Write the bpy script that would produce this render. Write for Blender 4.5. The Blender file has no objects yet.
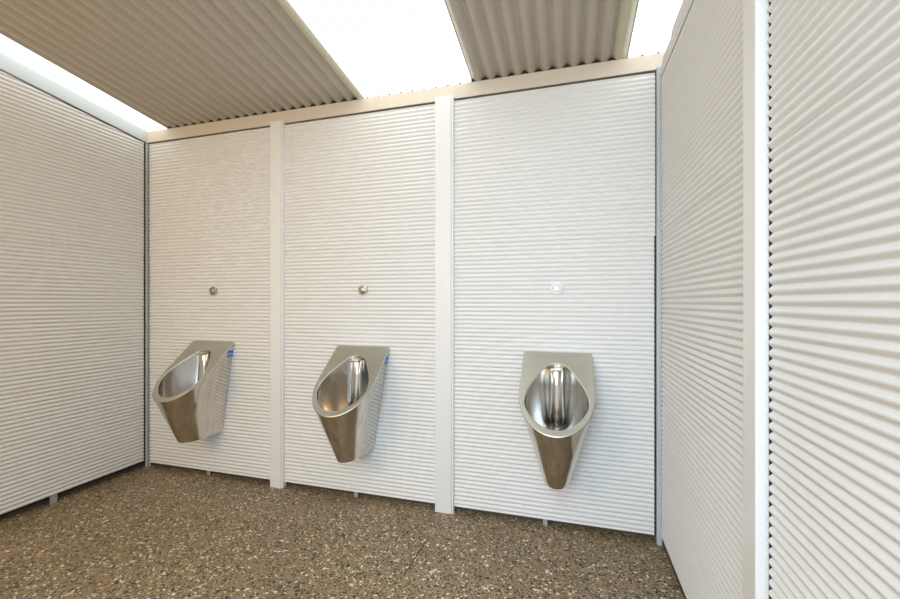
import bpy, bmesh, math, random
from mathutils import Vector, Matrix

scene = bpy.context.scene
COL = scene.collection
PI = math.pi

# ------------------------------------------------------------------ dimensions
D = 2.30            # distance from the camera line to the face of the back wall
XL, XR = -3.031, 0.458
H = 1.24            # eye height
YR = -1.05          # rear end of the room
SL = 0.1265         # roof pitch
def roof_z(y): return 2.528 + SL * (D - y)
def rake_z(y): return 2.424 + SL * (D - y)

# ------------------------------------------------------------------ materials
def new_mat(name):
    m = bpy.data.materials.new(name); m.use_nodes = True
    nt = m.node_tree
    b = nt.nodes['Principled BSDF']
    return m, nt, b

def painted(name, col, rough=0.45, var=0.02, scale=3.0, spec=0.4):
    m, nt, b = new_mat(name)
    tc = nt.nodes.new('ShaderNodeTexCoord')
    no = nt.nodes.new('ShaderNodeTexNoise'); no.inputs['Scale'].default_value = scale
    no.inputs['Detail'].default_value = 4
    nt.links.new(tc.outputs['Object'], no.inputs['Vector'])
    mx = nt.nodes.new('ShaderNodeMix'); mx.data_type = 'RGBA'
    mx.inputs[6].default_value = (*[c * (1 - var) for c in col], 1)
    mx.inputs[7].default_value = (*[min(1, c * (1 + var)) for c in col], 1)
    nt.links.new(no.outputs['Fac'], mx.inputs[0])
    nt.links.new(mx.outputs[2], b.inputs['Base Color'])
    b.inputs['Roughness'].default_value = rough
    b.inputs['Specular IOR Level'].default_value = spec
    return m

M_wall = painted('powder_coated_white', (0.765, 0.75, 0.725), 0.42, 0.015)
M_post = painted('powder_coated_post', (0.79, 0.775, 0.75), 0.38, 0.01)
M_head = painted('header_paint', (0.68, 0.59, 0.48), 0.45, 0.02)
M_headL = painted('header_paint_cool', (0.54, 0.58, 0.58), 0.45, 0.02)
M_roof = painted('roof_sheet_paint', (0.48, 0.425, 0.355), 0.25, 0.05, 1.2)
M_lap = painted('lap_edge_lit', (0.58, 0.56, 0.42), 0.5, 0.04)  # greenish light from the skylight put into the lap's colour
M_dark = painted('shade_and_infill_dark', (0.028, 0.027, 0.026), 0.8, 0.2, 8)  # near-black puts gap shade into the backing; closure strips share it
M_gap_shade = painted('gap_shade_brown', (0.10, 0.075, 0.05), 0.85, 0.3, 20)  # dark brown strip stands in for the floor's shade beneath the panels
M_ground = painted('outside_gravel', (0.42, 0.35, 0.27), 0.9, 0.2, 10)

def metal(name, col, rough, brushed=True, sx=(60, 60, 2), amp=0.06, bump=0.0):
    m, nt, b = new_mat(name)
    b.inputs['Metallic'].default_value = 1.0
    tc = nt.nodes.new('ShaderNodeTexCoord')
    mp = nt.nodes.new('ShaderNodeMapping'); mp.inputs['Scale'].default_value = sx
    no = nt.nodes.new('ShaderNodeTexNoise'); no.inputs['Scale'].default_value = 1.0
    no.inputs['Detail'].default_value = 5; no.inputs['Roughness'].default_value = 0.65
    nt.links.new(tc.outputs['Object'], mp.inputs['Vector'])
    nt.links.new(mp.outputs['Vector'], no.inputs['Vector'])
    mr = nt.nodes.new('ShaderNodeMapRange')
    mr.inputs['To Min'].default_value = max(0.03, rough - amp); mr.inputs['To Max'].default_value = rough + amp
    nt.links.new(no.outputs['Fac'], mr.inputs['Value'])
    nt.links.new(mr.outputs['Result'], b.inputs['Roughness'])
    mx = nt.nodes.new('ShaderNodeMix'); mx.data_type = 'RGBA'
    mx.inputs[6].default_value = (*[c * 0.86 for c in col], 1)
    mx.inputs[7].default_value = (*[min(1, c * 1.1) for c in col], 1)
    nt.links.new(no.outputs['Fac'], mx.inputs[0])
    nt.links.new(mx.outputs[2], b.inputs['Base Color'])
    if bump:
        bp = nt.nodes.new('ShaderNodeBump'); bp.inputs['Strength'].default_value = bump
        bp.inputs['Distance'].default_value = 0.002
        nt.links.new(no.outputs['Fac'], bp.inputs['Height'])
        nt.links.new(bp.outputs['Normal'], b.inputs['Normal'])
    return m

M_body = metal('brushed_steel_body', (0.58, 0.54, 0.48), 0.17, sx=(22, 22, 0.9), amp=0.05, bump=0.04)
nt_ = M_body.node_tree
for n_ in nt_.nodes:
    if n_.type == 'MIX': n_.inputs[6].default_value = (0.36, 0.32, 0.27, 1); n_.inputs[7].default_value = (0.86, 0.82, 0.76, 1)  # streaky reflections put into the steel's colour
    if n_.type == 'TEX_NOISE': n_.inputs['Detail'].default_value = 3
tg = nt_.nodes.new('ShaderNodeTangent'); tg.direction_type = 'RADIAL'; tg.axis = 'Z'
pb_ = nt_.nodes['Principled BSDF']; pb_.inputs['Anisotropic'].default_value = 0.7
nt_.links.new(tg.outputs[0], pb_.inputs['Tangent'])
M_rim = metal('satin_steel_rim', (0.64, 0.62, 0.555), 0.40, sx=(4, 30, 30))
M_bowl = metal('polished_steel_bowl', (0.54, 0.52, 0.485), 0.20, sx=(25, 25, 3), amp=0.05, bump=0.03)
M_tube = metal('polished_steel_channel', (0.62, 0.60, 0.56), 0.15, sx=(30, 30, 2), amp=0.04)
M_chrome = metal('satin_sensor_metal', (0.50, 0.49, 0.46), 0.35, sx=(30, 30, 30))
M_chrome_d = metal('sensor_ring_metal', (0.30, 0.29, 0.27), 0.4, sx=(30, 30, 30))
M_galv = painted('galvanised_steel', (0.50, 0.53, 0.56), 0.35, 0.06, 15)
M_sensor_lit = painted('sensor_face_lit', (0.92, 0.93, 0.93), 0.3, 0.01)  # bright copy of the sensor metal, with entrance light put into its colour
M_foot = painted('grey_foot_paint', (0.36, 0.36, 0.365), 0.5, 0.03)
M_hole = painted('drain_dark', (0.02, 0.02, 0.02), 0.4, 0.1)

# blue and white banded patch on a urinal's side
def patch_mat():
    m, nt, b = new_mat('blue_white_patch')
    tc = nt.nodes.new('ShaderNodeTexCoord')
    sp = nt.nodes.new('ShaderNodeSeparateXYZ')
    nt.links.new(tc.outputs['Object'], sp.inputs[0])
    mr = nt.nodes.new('ShaderNodeMapRange')
    mr.inputs['From Min'].default_value = 0.845; mr.inputs['From Max'].default_value = 0.945
    nt.links.new(sp.outputs['Z'], mr.inputs['Value'])
    cr = nt.nodes.new('ShaderNodeValToRGB'); cr.color_ramp.interpolation = 'CONSTANT'
    e = cr.color_ramp.elements
    e[0].position = 0; e[0].color = (0.28, 0.42, 0.68, 1)
    e[1].position = 0.18; e[1].color = (0.05, 0.18, 0.55, 1)
    for p, c in ((0.34, (0.30, 0.48, 0.80, 1)), (0.42, (0.04, 0.14, 0.48, 1)), (0.62, (0.62, 0.62, 0.74, 1)), (0.82, (0.25, 0.24, 0.34, 1))):
        k = e.new(p); k.color = c
    nt.links.new(mr.outputs['Result'], cr.inputs['Fac'])
    nt.links.new(cr.outputs['Color'], b.inputs['Base Color'])
    b.inputs['Roughness'].default_value = 0.35
    return m
M_patch = patch_mat()

# translucent roof sheet
def skylight_mat(name, strength):
    m, nt, b = new_mat(name)
    nt.nodes.remove(b)
    out = [n for n in nt.nodes if n.type == 'OUTPUT_MATERIAL'][0]
    em = nt.nodes.new('ShaderNodeEmission')
    tl = nt.nodes.new('ShaderNodeBsdfTranslucent'); tl.inputs['Color'].default_value = (0.07, 0.08, 0.08, 1)
    gl = nt.nodes.new('ShaderNodeBsdfGlossy'); gl.inputs['Roughness'].default_value = 0.3
    tc = nt.nodes.new('ShaderNodeTexCoord'); sp = nt.nodes.new('ShaderNodeSeparateXYZ')
    nt.links.new(tc.outputs['Object'], sp.inputs[0])
    # corrugation shading painted into the glow: a faint cyan line per pitch
    mu = nt.nodes.new('ShaderNodeMath'); mu.operation = 'MULTIPLY'; mu.inputs[1].default_value = 2 * PI / 0.076
    sn = nt.nodes.new('ShaderNodeMath'); sn.operation = 'SINE'
    nt.links.new(sp.outputs['X'], mu.inputs[0]); nt.links.new(mu.outputs[0], sn.inputs[0])
    cr = nt.nodes.new('ShaderNodeValToRGB')
    cr.color_ramp.elements[0].position = 0.0; cr.color_ramp.elements[0].color = (0.34, 0.41, 0.40, 1)
    cr.color_ramp.elements[1].position = 0.16; cr.color_ramp.elements[1].color = (0.97, 1.0, 0.98, 1)
    ad = nt.nodes.new('ShaderNodeMath'); ad.operation = 'MULTIPLY_ADD'; ad.inputs[1].default_value = 0.5; ad.inputs[2].default_value = 0.5
    nt.links.new(sn.outputs[0], ad.inputs[0]); nt.links.new(ad.outputs[0], cr.inputs['Fac'])
    nt.links.new(cr.outputs['Color'], em.inputs['Color'])
    em.inputs['Strength'].default_value = strength
    a1 = nt.nodes.new('ShaderNodeAddShader')
    nt.links.new(em.outputs[0], a1.inputs[0]); nt.links.new(tl.outputs[0], a1.inputs[1])
    nt.links.new(a1.outputs[0], out.inputs['Surface'])
    return m
M_sky = skylight_mat('translucent_roof_sheet', 2.15)

def floor_mat():
    m, nt, b = new_mat('exposed_aggregate_concrete')
    N = nt.nodes.new; L = nt.links.new
    tc = N('ShaderNodeTexCoord')
    # slight warp so that the chips are irregular
    wn = N('ShaderNodeTexNoise'); wn.inputs['Scale'].default_value = 90; wn.inputs['Detail'].default_value = 2
    L(tc.outputs['Object'], wn.inputs['Vector'])
    wm = N('ShaderNodeVectorMath'); wm.operation = 'MULTIPLY_ADD'
    wm.inputs[1].default_value = (0.010, 0.010, 0); L(wn.outputs['Color'], wm.inputs[0]); L(tc.outputs['Object'], wm.inputs[2])
    base = N('ShaderNodeTexNoise'); base.inputs['Scale'].default_value = 1.6; base.inputs['Detail'].default_value = 8
    L(tc.outputs['Object'], base.inputs['Vector'])
    cb = N('ShaderNodeValToRGB')
    cb.color_ramp.elements[0].position = 0.3; cb.color_ramp.elements[0].color = (0.29, 0.185, 0.085, 1)
    cb.color_ramp.elements[1].position = 0.7; cb.color_ramp.elements[1].color = (0.46, 0.33, 0.175, 1)
    L(base.outputs['Fac'], cb.inputs['Fac'])
    prev = cb.outputs['Color']
    def layer(scale, thr, stops, prev, off):
        mp = N('ShaderNodeMapping'); mp.inputs['Location'].default_value = off
        L(wm.outputs[0], mp.inputs['Vector'])
        v = N('ShaderNodeTexVoronoi'); v.inputs['Scale'].default_value = scale; v.voronoi_dimensions = '2D'
        L(mp.outputs['Vector'], v.inputs['Vector'])
        se = N('ShaderNodeSeparateColor'); L(v.outputs['Color'], se.inputs[0])
        cr = N('ShaderNodeValToRGB'); cr.color_ramp.interpolation = 'CONSTANT'
        e = cr.color_ramp.elements
        e[0].position = stops[0][0]; e[0].color = (*stops[0][1], 1)
        e[1].position = stops[1][0]; e[1].color = (*stops[1][1], 1)
        for p, c in stops[2:]:
            k = e.new(p); k.color = (*c, 1)
        L(se.outputs[0], cr.inputs['Fac'])
        # presence: distance < random radius
        mr = N('ShaderNodeMath'); mr.operation = 'MULTIPLY'; mr.inputs[1].default_value = thr
        L(se.outputs[1], mr.inputs[0])
        lt = N('ShaderNodeMath'); lt.operation = 'LESS_THAN'
        L(v.outputs['Distance'], lt.inputs[0]); L(mr.outputs[0], lt.inputs[1])
        mx = N('ShaderNodeMix'); mx.data_type = 'RGBA'
        L(lt.outputs[0], mx.inputs[0]); L(prev, mx.inputs[6]); L(cr.outputs['Color'], mx.inputs[7])
        return mx.outputs[2]
    prev = layer(150, 0.75, [(0, (0.05, 0.04, 0.03)), (0.25, (0.26, 0.20, 0.12)), (0.55, (0.13, 0.10, 0.065)), (0.86, (0.46, 0.37, 0.24))], prev, (3, 1, 0))
    prev = layer(62, 0.56, [(0, (0.035, 0.032, 0.03)), (0.22, (0.24, 0.17, 0.09)), (0.5, (0.34, 0.25, 0.14)), (0.68, (0.12, 0.10, 0.075)), (0.90, (0.78, 0.70, 0.56))], prev, (0, 0, 0))
    prev = layer(95, 0.52, [(0, (0.02, 0.02, 0.02)), (0.26, (0.30, 0.22, 0.13)), (0.6, (0.16, 0.13, 0.09)), (0.88, (0.82, 0.76, 0.64))], prev, (7, 5, 0))
    # hairline saw cut: x about -0.706, y 1.71 .. 2.02
    sp = N('ShaderNodeSeparateXYZ'); L(tc.outputs['Object'], sp.inputs[0])
    c1 = N('ShaderNodeMath'); c1.operation = 'COMPARE'; c1.inputs[1].default_value = -0.7065; c1.inputs[2].default_value = 0.0028
    sl = N('ShaderNodeMath'); sl.operation = 'MULTIPLY_ADD'; sl.inputs[1].default_value = -0.0316; sl.inputs[2].default_value = 0.0590
    L(sp.outputs['Y'], sl.inputs[0])
    ax = N('ShaderNodeMath'); ax.operation = 'ADD'; L(sp.outputs['X'], ax.inputs[0]); L(sl.outputs[0], ax.inputs[1])
    L(ax.outputs[0], c1.inputs[0])
    c2 = N('ShaderNodeMath'); c2.operation = 'COMPARE'; c2.inputs[1].default_value = 1.865; c2.inputs[2].default_value = 0.155
    L(sp.outputs['Y'], c2.inputs[0])
    cm = N('ShaderNodeMath'); cm.operation = 'MULTIPLY'; L(c1.outputs[0], cm.inputs[0]); L(c2.outputs[0], cm.inputs[1])
    mx = N('ShaderNodeMix'); mx.data_type = 'RGBA'; mx.inputs[7].default_value = (0.012, 0.011, 0.010, 1)
    L(cm.outputs[0], mx.inputs[0]); L(prev, mx.inputs[6])
    L(mx.outputs[2], b.inputs['Base Color'])
    rn = N('ShaderNodeMapRange'); rn.inputs['To Min'].default_value = 0.30; rn.inputs['To Max'].default_value = 0.55
    L(base.outputs['Fac'], rn.inputs['Value']); L(rn.outputs['Result'], b.inputs['Roughness'])
    b.inputs['Specular IOR Level'].default_value = 0.35
    return m
M_floor = floor_mat()

# ------------------------------------------------------------------ helpers
def link(name, bm, mat, parent=None, smooth=False, sharp=35):
    me = bpy.data.meshes.new(name)
    bmesh.ops.remove_doubles(bm, verts=bm.verts, dist=1e-6)
    bmesh.ops.recalc_face_normals(bm, faces=bm.faces)
    bm.to_mesh(me); bm.free()
    o = bpy.data.objects.new(name, me); COL.objects.link(o)
    for mm in (mat if isinstance(mat, (list, tuple)) else [mat]):
        me.materials.append(mm)
    if smooth:
        me.polygons.foreach_set('use_smooth', [True] * len(me.polygons))
        me.set_sharp_from_angle(angle=math.radians(sharp))
    if parent: o.parent = parent
    return o

def tag(o, label=None, cat=None, group=None, kind=None):
    if label: o['label'] = label
    if cat: o['category'] = cat
    if group: o['group'] = group
    if kind: o['kind'] = kind
    return o

def empty(name, loc=(0, 0, 0)):
    o = bpy.data.objects.new(name, None); COL.objects.link(o)
    o.location = loc; o.empty_display_size = 0.05
    return o

def add_box(bm, x0, x1, y0, y1, z0, z1, bevel=0.0, shear=None):
    vs = []
    for x in (x0, x1):
        for y in (y0, y1):
            for z in (z0, z1):
                vs.append(bm.verts.new((x, y, z + (shear(y) if shear else 0))))
    idx = [(0, 1, 3, 2), (4, 6, 7, 5), (0, 4, 5, 1), (2, 3, 7, 6), (0, 2, 6, 4), (1, 5, 7, 3)]
    fs = [bm.faces.new([vs[i] for i in f]) for f in idx]
    if bevel:
        es = list({e for f in fs for e in f.edges})
        bmesh.ops.bevel(bm, geom=es, offset=bevel, segments=2, affect='EDGES', profile=0.5)

PITCH, AMP = 0.0246, 0.0056
def corrugated_wall(axis, pos, a0, a1, z0, z1, sign, top=None, off=0.0, hang=0):
    """horizontal mini-corrugation: axis 'x' runs along x (back wall) or 'y' (side walls);
    sign = direction of the room side on the other axis"""
    bm = bmesh.new()
    n = 12
    dz = PITCH / n
    k0 = int(math.floor(z0 / dz)); k1 = int(math.ceil(z1 / dz))
    zs = [z0] + [k * dz for k in range(k0 + 1, k1)] + [z1]
    segs = 3
    prev = None
    for z in zs:
        sa = math.sin(PI * z / PITCH)
        w = 2.0 * math.sqrt(sa * sa + 0.07) - 1.32
        d = AMP * w + off
        row = []
        for i in range(segs + 1):
            a = a0 + (a1 - a0) * i / segs
            p = pos + sign * d
            row.append(bm.verts.new((a, p, z) if axis == 'x' else (p, a, z)))
        if prev:
            for i in range(segs):
                bm.faces.new((prev[i], prev[i + 1], row[i + 1], row[i]))
        prev = row
    if top:                                     # cut along the rake
        p0 = Vector((0, D, top(D))); nrm = Vector((0, SL, 1)).normalized()
        bmesh.ops.bisect_plane(bm, geom=bm.verts[:] + bm.edges[:] + bm.faces[:], plane_co=p0, plane_no=nrm, clear_outer=True)
    # folded bottom edge, returning behind the sheet
    return bm

# ------------------------------------------------------------------ floor
bm = bmesh.new(); add_box(bm, XL - 0.3, XR + 0.3, YR - 0.2, D + 0.3, -0.12, 0)
tag(link('floor', bm, M_floor), 'brown exposed aggregate concrete floor with pale and black stone chips', 'floor', kind='structure')
bm = bmesh.new(); add_box(bm, -14, 12, -14, YR - 0.2, -0.14, -0.02)
tag(link('ground', bm, M_ground), 'bare gravel ground outside the open side', 'ground', kind='structure')

# ------------------------------------------------------------------ back wall
def gap_shade_and_backing(name, boxes_dark, gap_shade, label):
    bm = bmesh.new()
    for b in boxes_dark: add_box(bm, *b)
    o = link(name, bm, M_dark)
    tag(o, label, 'wall', kind='structure')
    bm = bmesh.new(); add_box(bm, *gap_shade)
    link('gap_shade', bm, M_gap_shade, o)
    return o

SEAM = 1.582
wb = gap_shade_and_backing('wall_back', [(XL - 0.06, XR + 0.06, D + 0.028, D + 0.05, 0.03, 2.60)],
                     (XL - 0.03, XR + 0.03, D + 0.05, D + 0.09, 0.0, 0.06),
                     'back wall of three white corrugated panels behind the urinals')
P1 = (-1.913, -1.813); P2 = (-0.750, -0.638)
bays = [(XL + 0.020, P1[0] + 0.01), (P1[1] - 0.004, P2[0] + 0.01), (P2[1] - 0.004, 0.4365)]
for a0, a1 in bays:
    link('lower_panel', corrugated_wall('x', D + 0.004, a0, a1 - (0.004 if a1 > 0.3 else 0), 0.040, SEAM, -1), M_wall, wb, True, 60)
    link('upper_panel', corrugated_wall('x', D + 0.004, a0, a1, SEAM - 0.002, 2.421, -1, off=0.0012), M_wall, wb, True, 60)
for x in (-1.0725 * D, -0.5605 * D, -0.0508 * D):
    bm = bmesh.new(); add_box(bm, x - 0.013, x + 0.013, D + 0.012, D + 0.027, 0.0, 0.06, 0.002)
    link('panel_foot', bm, M_foot, wb)

# header along the back wall
bm = bmesh.new(); add_box(bm, XL - 0.02, XR + 0.10, D - 0.002, D + 0.027, 2.434, 2.517, 0.002)
hd = link('trim_1', bm, M_head)
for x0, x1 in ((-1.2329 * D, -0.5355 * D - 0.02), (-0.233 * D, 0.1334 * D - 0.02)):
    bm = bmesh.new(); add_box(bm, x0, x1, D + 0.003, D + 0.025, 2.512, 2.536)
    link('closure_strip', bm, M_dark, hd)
tag(hd, 'cream painted beam along the top of the back wall', 'beam', kind='structure')

# posts (folded cover channels) on the back wall
def post(name, x0, x1, label):
    bm = bmesh.new()
    add_box(bm, x0, x1 - 0.014, D - 0.020, D + 0.02, 0.0, 2.449, 0.002)
    add_box(bm, x1 - 0.0125, x1, D - 0.016, D + 0.02, 0.0, 2.449, 0.0015)
    add_box(bm, x1 - 0.016, x1 - 0.010, D - 0.012, D + 0.02, 0.0, 2.447)
    o = link(name, bm, M_post); tag(o, label, 'post', kind='structure')
post('trim_2', P1[0], P1[1], 'flat white post between the left and middle wall panels')
post('trim_3', P2[0], P2[1], 'flat white post between the middle and right wall panels')

# corner channels
bm = bmesh.new()
add_box(bm, XL - 0.010, XL + 0.007, D - 0.007, D + 0.012, 0.0, 2.43, 0.002)
tag(link('trim_4', bm, M_galv), 'galvanised steel angle in the left back corner', 'trim', kind='structure')
bm = bmesh.new()
add_box(bm, XR - 0.017, XR + 0.008, D - 0.020, D + 0.012, 0.0, 2.44, 0.002)
tag(link('trim_5', bm, M_galv), 'galvanised steel angle in the right back corner', 'trim', kind='structure')

# ------------------------------------------------------------------ left wall
wl = gap_shade_and_backing('wall_left', [(XL - 0.05, XL - 0.028, YR, D + 0.03, 0.03, 2.50)],
                     (XL - 0.10, XL - 0.055, YR, D + 0.03, 0.0, 0.06),
                     'left side wall of white horizontal corrugated sheet')
link('lower_panel', corrugated_wall('y', XL - 0.004, YR, D - 0.022, 0.054, 1.600, 1), M_wall, wl, True, 60)
link('upper_panel', corrugated_wall('y', XL - 0.004, YR, D - 0.022, 1.598, 2.95, 1, off=0.0012, top=lambda y: 2.424), M_wall, wl, True, 60)
for y in (1.73, 0.4):
    bm = bmesh.new(); add_box(bm, XL - 0.026, XL - 0.006, y - 0.016, y + 0.016, 0.0, 0.055, 0.002)
    link('panel_foot', bm, M_foot, wl)
bm = bmesh.new()
add_box(bm, XL - 0.03, XL + 0.002, YR, D - 0.003, 2.436, 2.526, 0.0, shear=lambda y: SL * (D - y))
tag(link('trim_6', bm, M_headL), 'pale grey sloping beam along the top of the left wall', 'beam', kind='structure')

# ------------------------------------------------------------------ right wall
wr = gap_shade_and_backing('wall_right', [(XR + 0.028, XR + 0.05, YR, D + 0.03, 0.03, 2.432)],
                     (XR + 0.012, XR + 0.05, YR, D + 0.03, 0.0, 0.06),
                     'right side wall of white corrugated sheet close to the camera')
YN, YF = 1.137, 1.210
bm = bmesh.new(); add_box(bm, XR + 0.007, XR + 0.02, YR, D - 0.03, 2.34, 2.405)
add_box(bm, XR + 0.0028, XR + 0.028, YN - 0.006, YN - 0.0005, 0.05, 2.50)
link('joint_shade', bm, M_dark, wr)  # dark strips: seam backing, and shade beside the post put in as colour
RSEAM = 1.600
for y0, y1 in ((YF - 0.004, D - 0.028), (YR, YN - 0.007)):
    link('lower_panel', corrugated_wall('y', XR + 0.003, y0, y1, 0.050, RSEAM, -1), M_wall, wr, True, 60)
    link('upper_panel', corrugated_wall('y', XR + 0.003, y0, y1, RSEAM - 0.001, 2.370, -1, off=0.0010), M_wall, wr, True, 60)
    link('top_panel', corrugated_wall('y', XR + 0.003, y0, y1, 2.374, 3.1, -1, off=0.001, top=lambda y: 2.437), M_wall, wr, True, 60)
bm = bmesh.new(); add_box(bm, XR - 0.0245, XR + 0.03, YN, YF, 0.0, 2.56, 0.0025)
tag(link('trim_7', bm, M_post), 'flat white post on the right wall nearest the camera', 'post', kind='structure')

# ------------------------------------------------------------------ rear wall with a wide opening
XO = -1.35
bm = bmesh.new(); add_box(bm, XL - 0.05, XO, YR - 0.06, YR - 0.01, 0.0, 2.93)
add_box(bm, XO, XR + 0.05, YR - 0.06, YR - 0.01, 2.75, 2.93)
tag(link('wall_rear', bm, M_wall), 'white rear wall beside the entrance opening', 'wall', kind='structure')

# ------------------------------------------------------------------ roof
RP, RA = 0.076, 0.015
def roof_sheet(x0, x1, dz=0.0, thick=0.0, amp=RA):
    bm = bmesh.new(); n = 12
    dx = RP / n
    k0 = int(math.floor(x0 / dx)); k1 = int(math.ceil(x1 / dx))
    xs = [x0] + [k * dx for k in range(k0 + 1, k1)] + [x1]
    ys = [D + 0.06, 1.5, 0.5, YR - 0.35]
    rows = []
    for y in ys:
        rows.append([bm.verts.new((x, y, roof_z(y) + amp * (1.25 - 2.0 * math.sqrt(math.sin(PI * x / RP) ** 2 + 0.025)) + dz)) for x in xs])
    for a, b in zip(rows, rows[1:]):
        for i in range(len(xs) - 1):
            bm.faces.new((a[i], a[i + 1], b[i + 1], b[i]))
    return bm
ceil_ = tag(empty('ceiling', (0, 0, 0)), 'sloping corrugated metal roof in two painted sections', 'ceiling', kind='structure')
S = [XL - 0.06, -1.2329 * D, -0.5355 * D, -0.233 * D, 0.1334 * D, XR + 0.22]
link('roof_sheet', roof_sheet(S[1], S[2]), M_roof, ceil_, True, 80)
link('roof_sheet', roof_sheet(S[3], S[4]), M_roof, ceil_, True, 80)
for x0, x1 in ((S[2] - 0.052, S[2] + 0.002), (S[4] - 0.075, S[4] + 0.002)):
    o = link('lap_edge', roof_sheet(x0, x1, -0.0025), M_lap, ceil_, True, 80)
    o['label'] = 'lap edge of the metal sheet with skylight glow in its colour'
for k, (x0, x1, lab) in enumerate(((S[0], S[1] + 0.02, 'glowing translucent roof strip along the left wall'),
                                   (S[2] - 0.02, S[3] + 0.02, 'broad glowing translucent roof sheet in the middle of the ceiling'),
                                   (S[4] - 0.02, S[5], 'glowing translucent roof strip beside the right wall'))):
    tag(link('window_%d' % (k + 1), roof_sheet(x0, x1, 0.003), M_sky, None, True, 80), lab, 'skylight', kind='structure')

# ------------------------------------------------------------------ urinals
ZT, ZL, DL = 0.962, 0.624, 0.393           # top of the plate at the wall, lip, reach
W = 0.180
def rim_z(y): return ZT + (ZL - ZT) * (-y / DL)

def d_outline(wb, wf, st, d, n=48):
    """D-shaped plan from back right, round the front, to back left"""
    pts = []
    m = 10
    for i in range(m):
        t = i / m; pts.append((wb + (wf - wb) * t, -st * t))
    for i in range(n + 1):
        a = PI * i / n
        pts.append((wf * math.cos(a), -st - (d - st) * math.sin(a)))
    for i in range(m - 1, -1, -1):
        t = i / m; pts.append((-(wb + (wf - wb) * t), -st * t))
    return pts
RIM = d_outline(W, W + 0.004, 0.205, DL)
BOT = d_outline(0.080, 0.067, 0.135, 0.262)
ZB = 0.330

def catmull(pts, per=10):
    out = []; n = len(pts)
    for i in range(n):
        p0, p1, p2, p3 = (Vector(pts[(i + j - 1) % n]) for j in range(4))
        for k in range(per):
            t = k / per
            out.append(0.5 * ((2 * p1) + (p2 - p0) * t + (2 * p0 - 5 * p1 + 4 * p2 - p3) * t * t + (3 * p1 - p0 - 3 * p2 + p3) * t ** 3))
    return out
half = [(0.020, 0.161), (0.046, 0.186), (0.070, 0.245), (0.100, 0.34), (0.133, 0.463), (0.151, 0.583), (0.148, 0.686), (0.113, 0.807), (0.058, 0.900)]
EGG = catmull([(0.0, 0.157)] + half + [(0.0, 0.928)] + [(-a, q) for a, q in reversed(half)])   # (x, q)
EGG = [Vector((p[0], -p[1] * DL)) for p in EGG]
CC = Vector((0.0, -0.235))

def ray_poly(poly, c, ang):
    d = Vector((math.cos(ang), math.sin(ang)))
    best = None
    n = len(poly)
    for i in range(n):
        a = Vector(poly[i]) - c; b = Vector(poly[(i + 1) % n]) - c
        e = b - a
        den = d.x * e.y - d.y * e.x
        if abs(den) < 1e-12: continue
        t = (a.x * e.y - a.y * e.x) / den
        u = (a.x * d.y - a.y * d.x) / den
        if t > 0 and -1e-9 <= u <= 1 + 1e-9 and (best is None or t < best): best = t
    return c + d * best
NA = 120
ANG = [2 * PI * i / NA for i in range(NA)]
for cx_ in (W, -W):                                   # snap one ray to each square corner
    a = math.atan2(0 - CC.y, cx_ - CC.x) % (2 * PI)
    j = min(range(NA), key=lambda i: abs(ANG[i] - a)); ANG[j] = a
OUT = [ray_poly(RIM, CC, a) for a in ANG]
INN = [ray_poly(EGG, CC, a) for a in ANG]
NRM = Vector((0, ZL - ZT, -DL)).normalized() * -1      # plate normal, up and outwards
NRM = Vector((0, -(ZT - ZL), DL)).normalized()

def on_plate(p, off=0.0, inset=0.0, towards=None):
    q = Vector(p)
    if inset:
        v = (CC - q); q = q + v.normalized() * inset
    w = Vector((q.x, q.y, rim_z(q.y))) + NRM * off
    return w

def loops_to_bm(loops, close_last=False, flip=False):
    bm = bmesh.new()
    vv = [[bm.verts.new(p) for p in lp] for lp in loops]
    for a, b in zip(vv, vv[1:]):
        n = len(a)
        for i in range(n):
            j = (i + 1) % n
            bm.faces.new((a[i], a[j], b[j], b[i]))
    if close_last: bm.faces.new(vv[-1])
    return bm

def body_point(i, t):
    """i indexes the outline, t = 0 at the plate, 1 at the base"""
    r = Vector((RIM[i][0], RIM[i][1], rim_z(RIM[i][1]) - 0.003)); b = Vector((BOT[i][0], BOT[i][1], ZB))
    return r.lerp(b, t)

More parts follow.
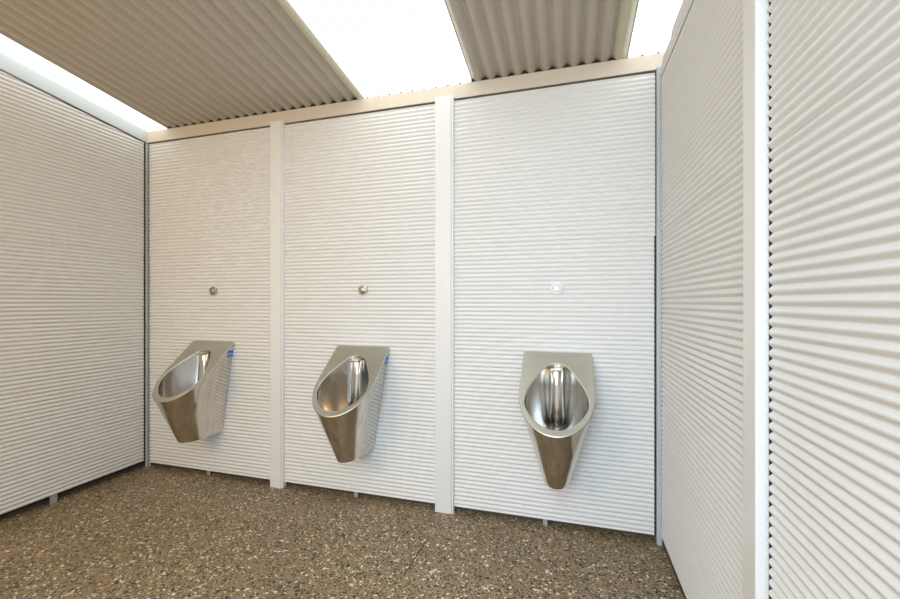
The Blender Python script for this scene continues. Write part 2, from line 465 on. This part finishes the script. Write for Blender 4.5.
def make_urinal(label, patch):
    root = empty('urinal'); tag(root, label, 'urinal', 'steel urinals on the back wall')
    # shell
    bm = bmesh.new(); rows = []
    for k in range(15):
        t = k / 14
        rows.append([bm.verts.new(body_point(i, t)) for i in range(len(RIM))])
    # rounded lower edge, then the closed underside
    cx = Vector((0, -0.13, ZB - 0.004))
    rows.append([bm.verts.new(Vector((v.co.x * 0.95, v.co.y * 0.97, ZB - 0.004))) for v in rows[-1]])
    for a, b in zip(rows, rows[1:]):
        for i in range(len(a) - 1):
            bm.faces.new((a[i], a[i + 1], b[i + 1], b[i]))
    bm.faces.new(rows[-1])
    link('shell', bm, M_body, root, True, 40)
    # rim plate
    lo = [[on_plate(p, -0.007) for p in OUT],
          [on_plate(p, -0.001) for p in OUT],
          [on_plate(p, 0.0006, 0.0025) for p in OUT],
          [on_plate(o.lerp(i_, 0.5), 0.001) for o, i_ in zip(OUT, INN)],
          [on_plate(p, 0.001, -0.006) for p in INN],
          [on_plate(p, -0.0006, -0.002) for p in INN],
          [on_plate(p, -0.004, 0.0) for p in INN]]
    link('rim_plate', loops_to_bm(lo), M_rim, root, True, 14)
    # bowl
    C = Vector((0, -0.175, 0.43)); lo = []
    KB = 22
    for k in range(KB):
        ph = (PI / 2) * k / (KB - 1) * 0.97
        cs, sn = math.cos(ph) ** 0.95, math.sin(ph)
        lp = []
        for p in INN:
            e = on_plate(p, -0.003)
            lp.append(Vector((C.x + (e.x - C.x) * cs, C.y + (e.y - C.y) * cs, e.z + (C.z - e.z) * sn)))
        lo.append(lp)
    link('bowl', loops_to_bm(lo, True), M_bowl, root, True, 80)
    # flush channel standing at the back of the bowl, round nosed at the foot
    bm = bmesh.new(); rows = []
    prof = [(0.885, 0.030), (0.88, 0.033), (0.80, 0.034), (0.72, 0.036), (0.64, 0.039)]
    for k in range(1, 9):
        a = (PI / 2) * k / 8
        prof.append((0.64 - 0.06 * math.sin(a), 0.039 * max(0.02, math.cos(a) ** 0.8)))
    for z, r in prof:
        rows.append([Vector((r * math.cos(2 * PI * i / 32), -0.078 - (0.885 - z) * 0.06 + 0.75 * r * math.sin(2 * PI * i / 32), z)) for i in range(32)])
    bm2 = loops_to_bm(rows, True); bm.free()
    ch = link('flush_channel', bm2, M_tube, root, True, 50)
    bm = bmesh.new(); add_box(bm, -0.030, 0.030, -0.122, -0.075, 0.880, 0.892, 0.003)
    link('spray_nozzle', bm, M_rim, root, True, 40)
    # drain dome
    bm = bmesh.new(); rows = []
    for k in range(7):
        a = (PI / 2) * k / 6
        rows.append([Vector((0.032 * math.cos(a) * math.cos(2 * PI * i / 24) if k < 6 else 0.001 * math.cos(2 * PI * i / 24),
                             -0.175 + (0.032 * math.cos(a) if k < 6 else 0.001) * math.sin(2 * PI * i / 24), 0.434 + 0.016 * math.sin(a))) for i in range(24)])
    bm.free()
    link('drain_strainer', loops_to_bm(rows, True), M_tube, root, True, 50)
    if patch:
        bm = bmesh.new(); g = []
        for k in range(7):
            z = 0.93 - 0.075 * k / 6
            row = []
            for j in range(5):
                ymax = min(0.052, max(0.004, (ZT - 0.012 - z) / ((ZT - ZL) / DL)))
                y = -0.002 - (ymax - 0.002) * j / 4
                # point on the straight flank
                tt = -y / 0.205
                zt = rim_z(y) - 0.003
                t = (zt - z) / (zt - ZB)
                wr_ = W + 0.004 * tt
                xx = wr_ + (0.080 + (0.067 - 0.080) * tt - wr_) * t + 0.0009
                yy = y + (-0.135 * tt - y) * t
                row.append(bm.verts.new((xx, yy, z)))
            g.append(row)
        for a, b in zip(g, g[1:]):
            for j in range(4): bm.faces.new((a[j], a[j + 1], b[j + 1], b[j]))
        s = link('patch', bm, M_patch, root); s['label'] = 'small blue and white patch'
    return root

u = make_urinal('steel urinal in the left bay, nearest the left wall', True); u.location = (-1.0463 * D, D, 0)
u = make_urinal('steel urinal in the middle bay between the two white posts', True); u.location = (-0.5355 * D, D, 0)
u = make_urinal('steel urinal seen head-on in the right bay, under the bright flush sensor', False); u.location = (-0.0225 * D, D, 0)

# ------------------------------------------------------------------ flush sensors
def lathe(prof, n=40):
    """profile of (radius, y) turned about the y axis"""
    rows = [[Vector((r * math.cos(2 * PI * i / n), y, r * math.sin(2 * PI * i / n))) for i in range(n)] for r, y in prof]
    return loops_to_bm(rows, True)
def make_sensor(x, z, white, label):  # white picks the copy with entrance light painted in
    root = empty('flush_sensor', (x, D, z)); tag(root, label, 'sensor', 'flush sensors above the urinals')
    link('bezel', lathe([(0.0315, 0.004), (0.0315, -0.006), (0.0295, -0.0095), (0.0235, -0.0105), (0.0215, -0.008)]), M_sensor_lit if white else M_chrome, root, True, 40)
    link('seal_ring', lathe([(0.0220, -0.007), (0.0215, -0.0085), (0.0188, -0.0085), (0.0180, -0.006)]), M_foot if white else M_chrome_d, root, True, 40)
    link('lens', lathe([(0.0185, -0.006), (0.0185, -0.0105), (0.0165, -0.0125), (0.008, -0.0135), (0.001, -0.0138)]), M_sensor_lit if white else M_chrome, root, True, 40)
make_sensor(-1.0463 * D, H + 0.0335 * D, False, 'small round grey flush sensor above the left urinal')
make_sensor(-0.5355 * D, H + 0.0330 * D, False, 'small round grey flush sensor above the middle urinal')
make_sensor(-0.0240 * D, H + 0.0325 * D, True, 'round flush sensor with entrance light in its colour, above the right urinal')

# ------------------------------------------------------------------ light
w = bpy.data.worlds.new('World'); scene.world = w; w.use_nodes = True
nt = w.node_tree; bg = nt.nodes['Background']
tc = nt.nodes.new('ShaderNodeTexCoord'); sp = nt.nodes.new('ShaderNodeSeparateXYZ')
nt.links.new(tc.outputs['Generated'], sp.inputs[0])
mr = nt.nodes.new('ShaderNodeMapRange'); mr.inputs['From Min'].default_value = -0.3; mr.inputs['From Max'].default_value = 1.0
nt.links.new(sp.outputs['Z'], mr.inputs['Value'])
cr = nt.nodes.new('ShaderNodeValToRGB'); e = cr.color_ramp.elements
e[0].position = 0.20; e[0].color = (0.32, 0.27, 0.20, 1)
e[1].position = 0.26; e[1].color = (0.86, 0.93, 1.0, 1)
k = e.new(1.0); k.color = (0.38, 0.58, 0.95, 1)
nt.links.new(mr.outputs['Result'], cr.inputs['Fac'])
nt.links.new(cr.outputs['Color'], bg.inputs['Color'])
bg.inputs['Strength'].default_value = 1.5

def area(name, loc, target, size, power, col, spread=180):
    l = bpy.data.lights.new(name, 'AREA'); l.shape = 'RECTANGLE'; l.size, l.size_y = size
    l.energy = power; l.color = col; l.spread = math.radians(spread)
    o = bpy.data.objects.new(name, l); COL.objects.link(o); o.location = loc
    o.rotation_euler = (Vector(target) - Vector(loc)).to_track_quat('-Z', 'Y').to_euler()
    return o
# daylight through the entrance behind the camera
area('entrance_daylight', (-0.30, YR + 0.05, 1.75), (0.0, 2.3, 0.5), (1.3, 1.8), 24, (0.64, 0.82, 1.0), 110)
# added warm fill for the left side, standing in for bounced light
area('warm_fill_left', (-2.2, YR + 0.10, 1.85), (-2.5, 2.3, 0.3), (1.2, 1.2), 38, (1.0, 0.72, 0.38))
# sun falling on the floor just inside the entrance
sn_ = bpy.data.lights.new('sun', 'SUN'); sn_.energy = 3.2; sn_.angle = math.radians(1.0); sn_.color = (1.0, 0.93, 0.82)
so = bpy.data.objects.new('sun', sn_); COL.objects.link(so); so.location = (1, -5, 8)
so.rotation_euler = Vector((-0.05, math.cos(math.radians(62)), -math.sin(math.radians(62)))).to_track_quat('-Z', 'Y').to_euler()

# ------------------------------------------------------------------ camera
cam = bpy.data.cameras.new('Camera'); co = bpy.data.objects.new('Camera', cam); COL.objects.link(co)
co.location = (0, 0, H); co.rotation_euler = (PI / 2, 0, math.atan(117 / 406))
cam.sensor_width = 36; cam.lens = 36 * 406 / 900
cam.shift_y = 2.5 / 900
cam.clip_start = 0.02
scene.camera = co

scene.view_settings.view_transform = 'Standard'
scene.view_settings.look = 'None'
scene.view_settings.exposure = 0.0
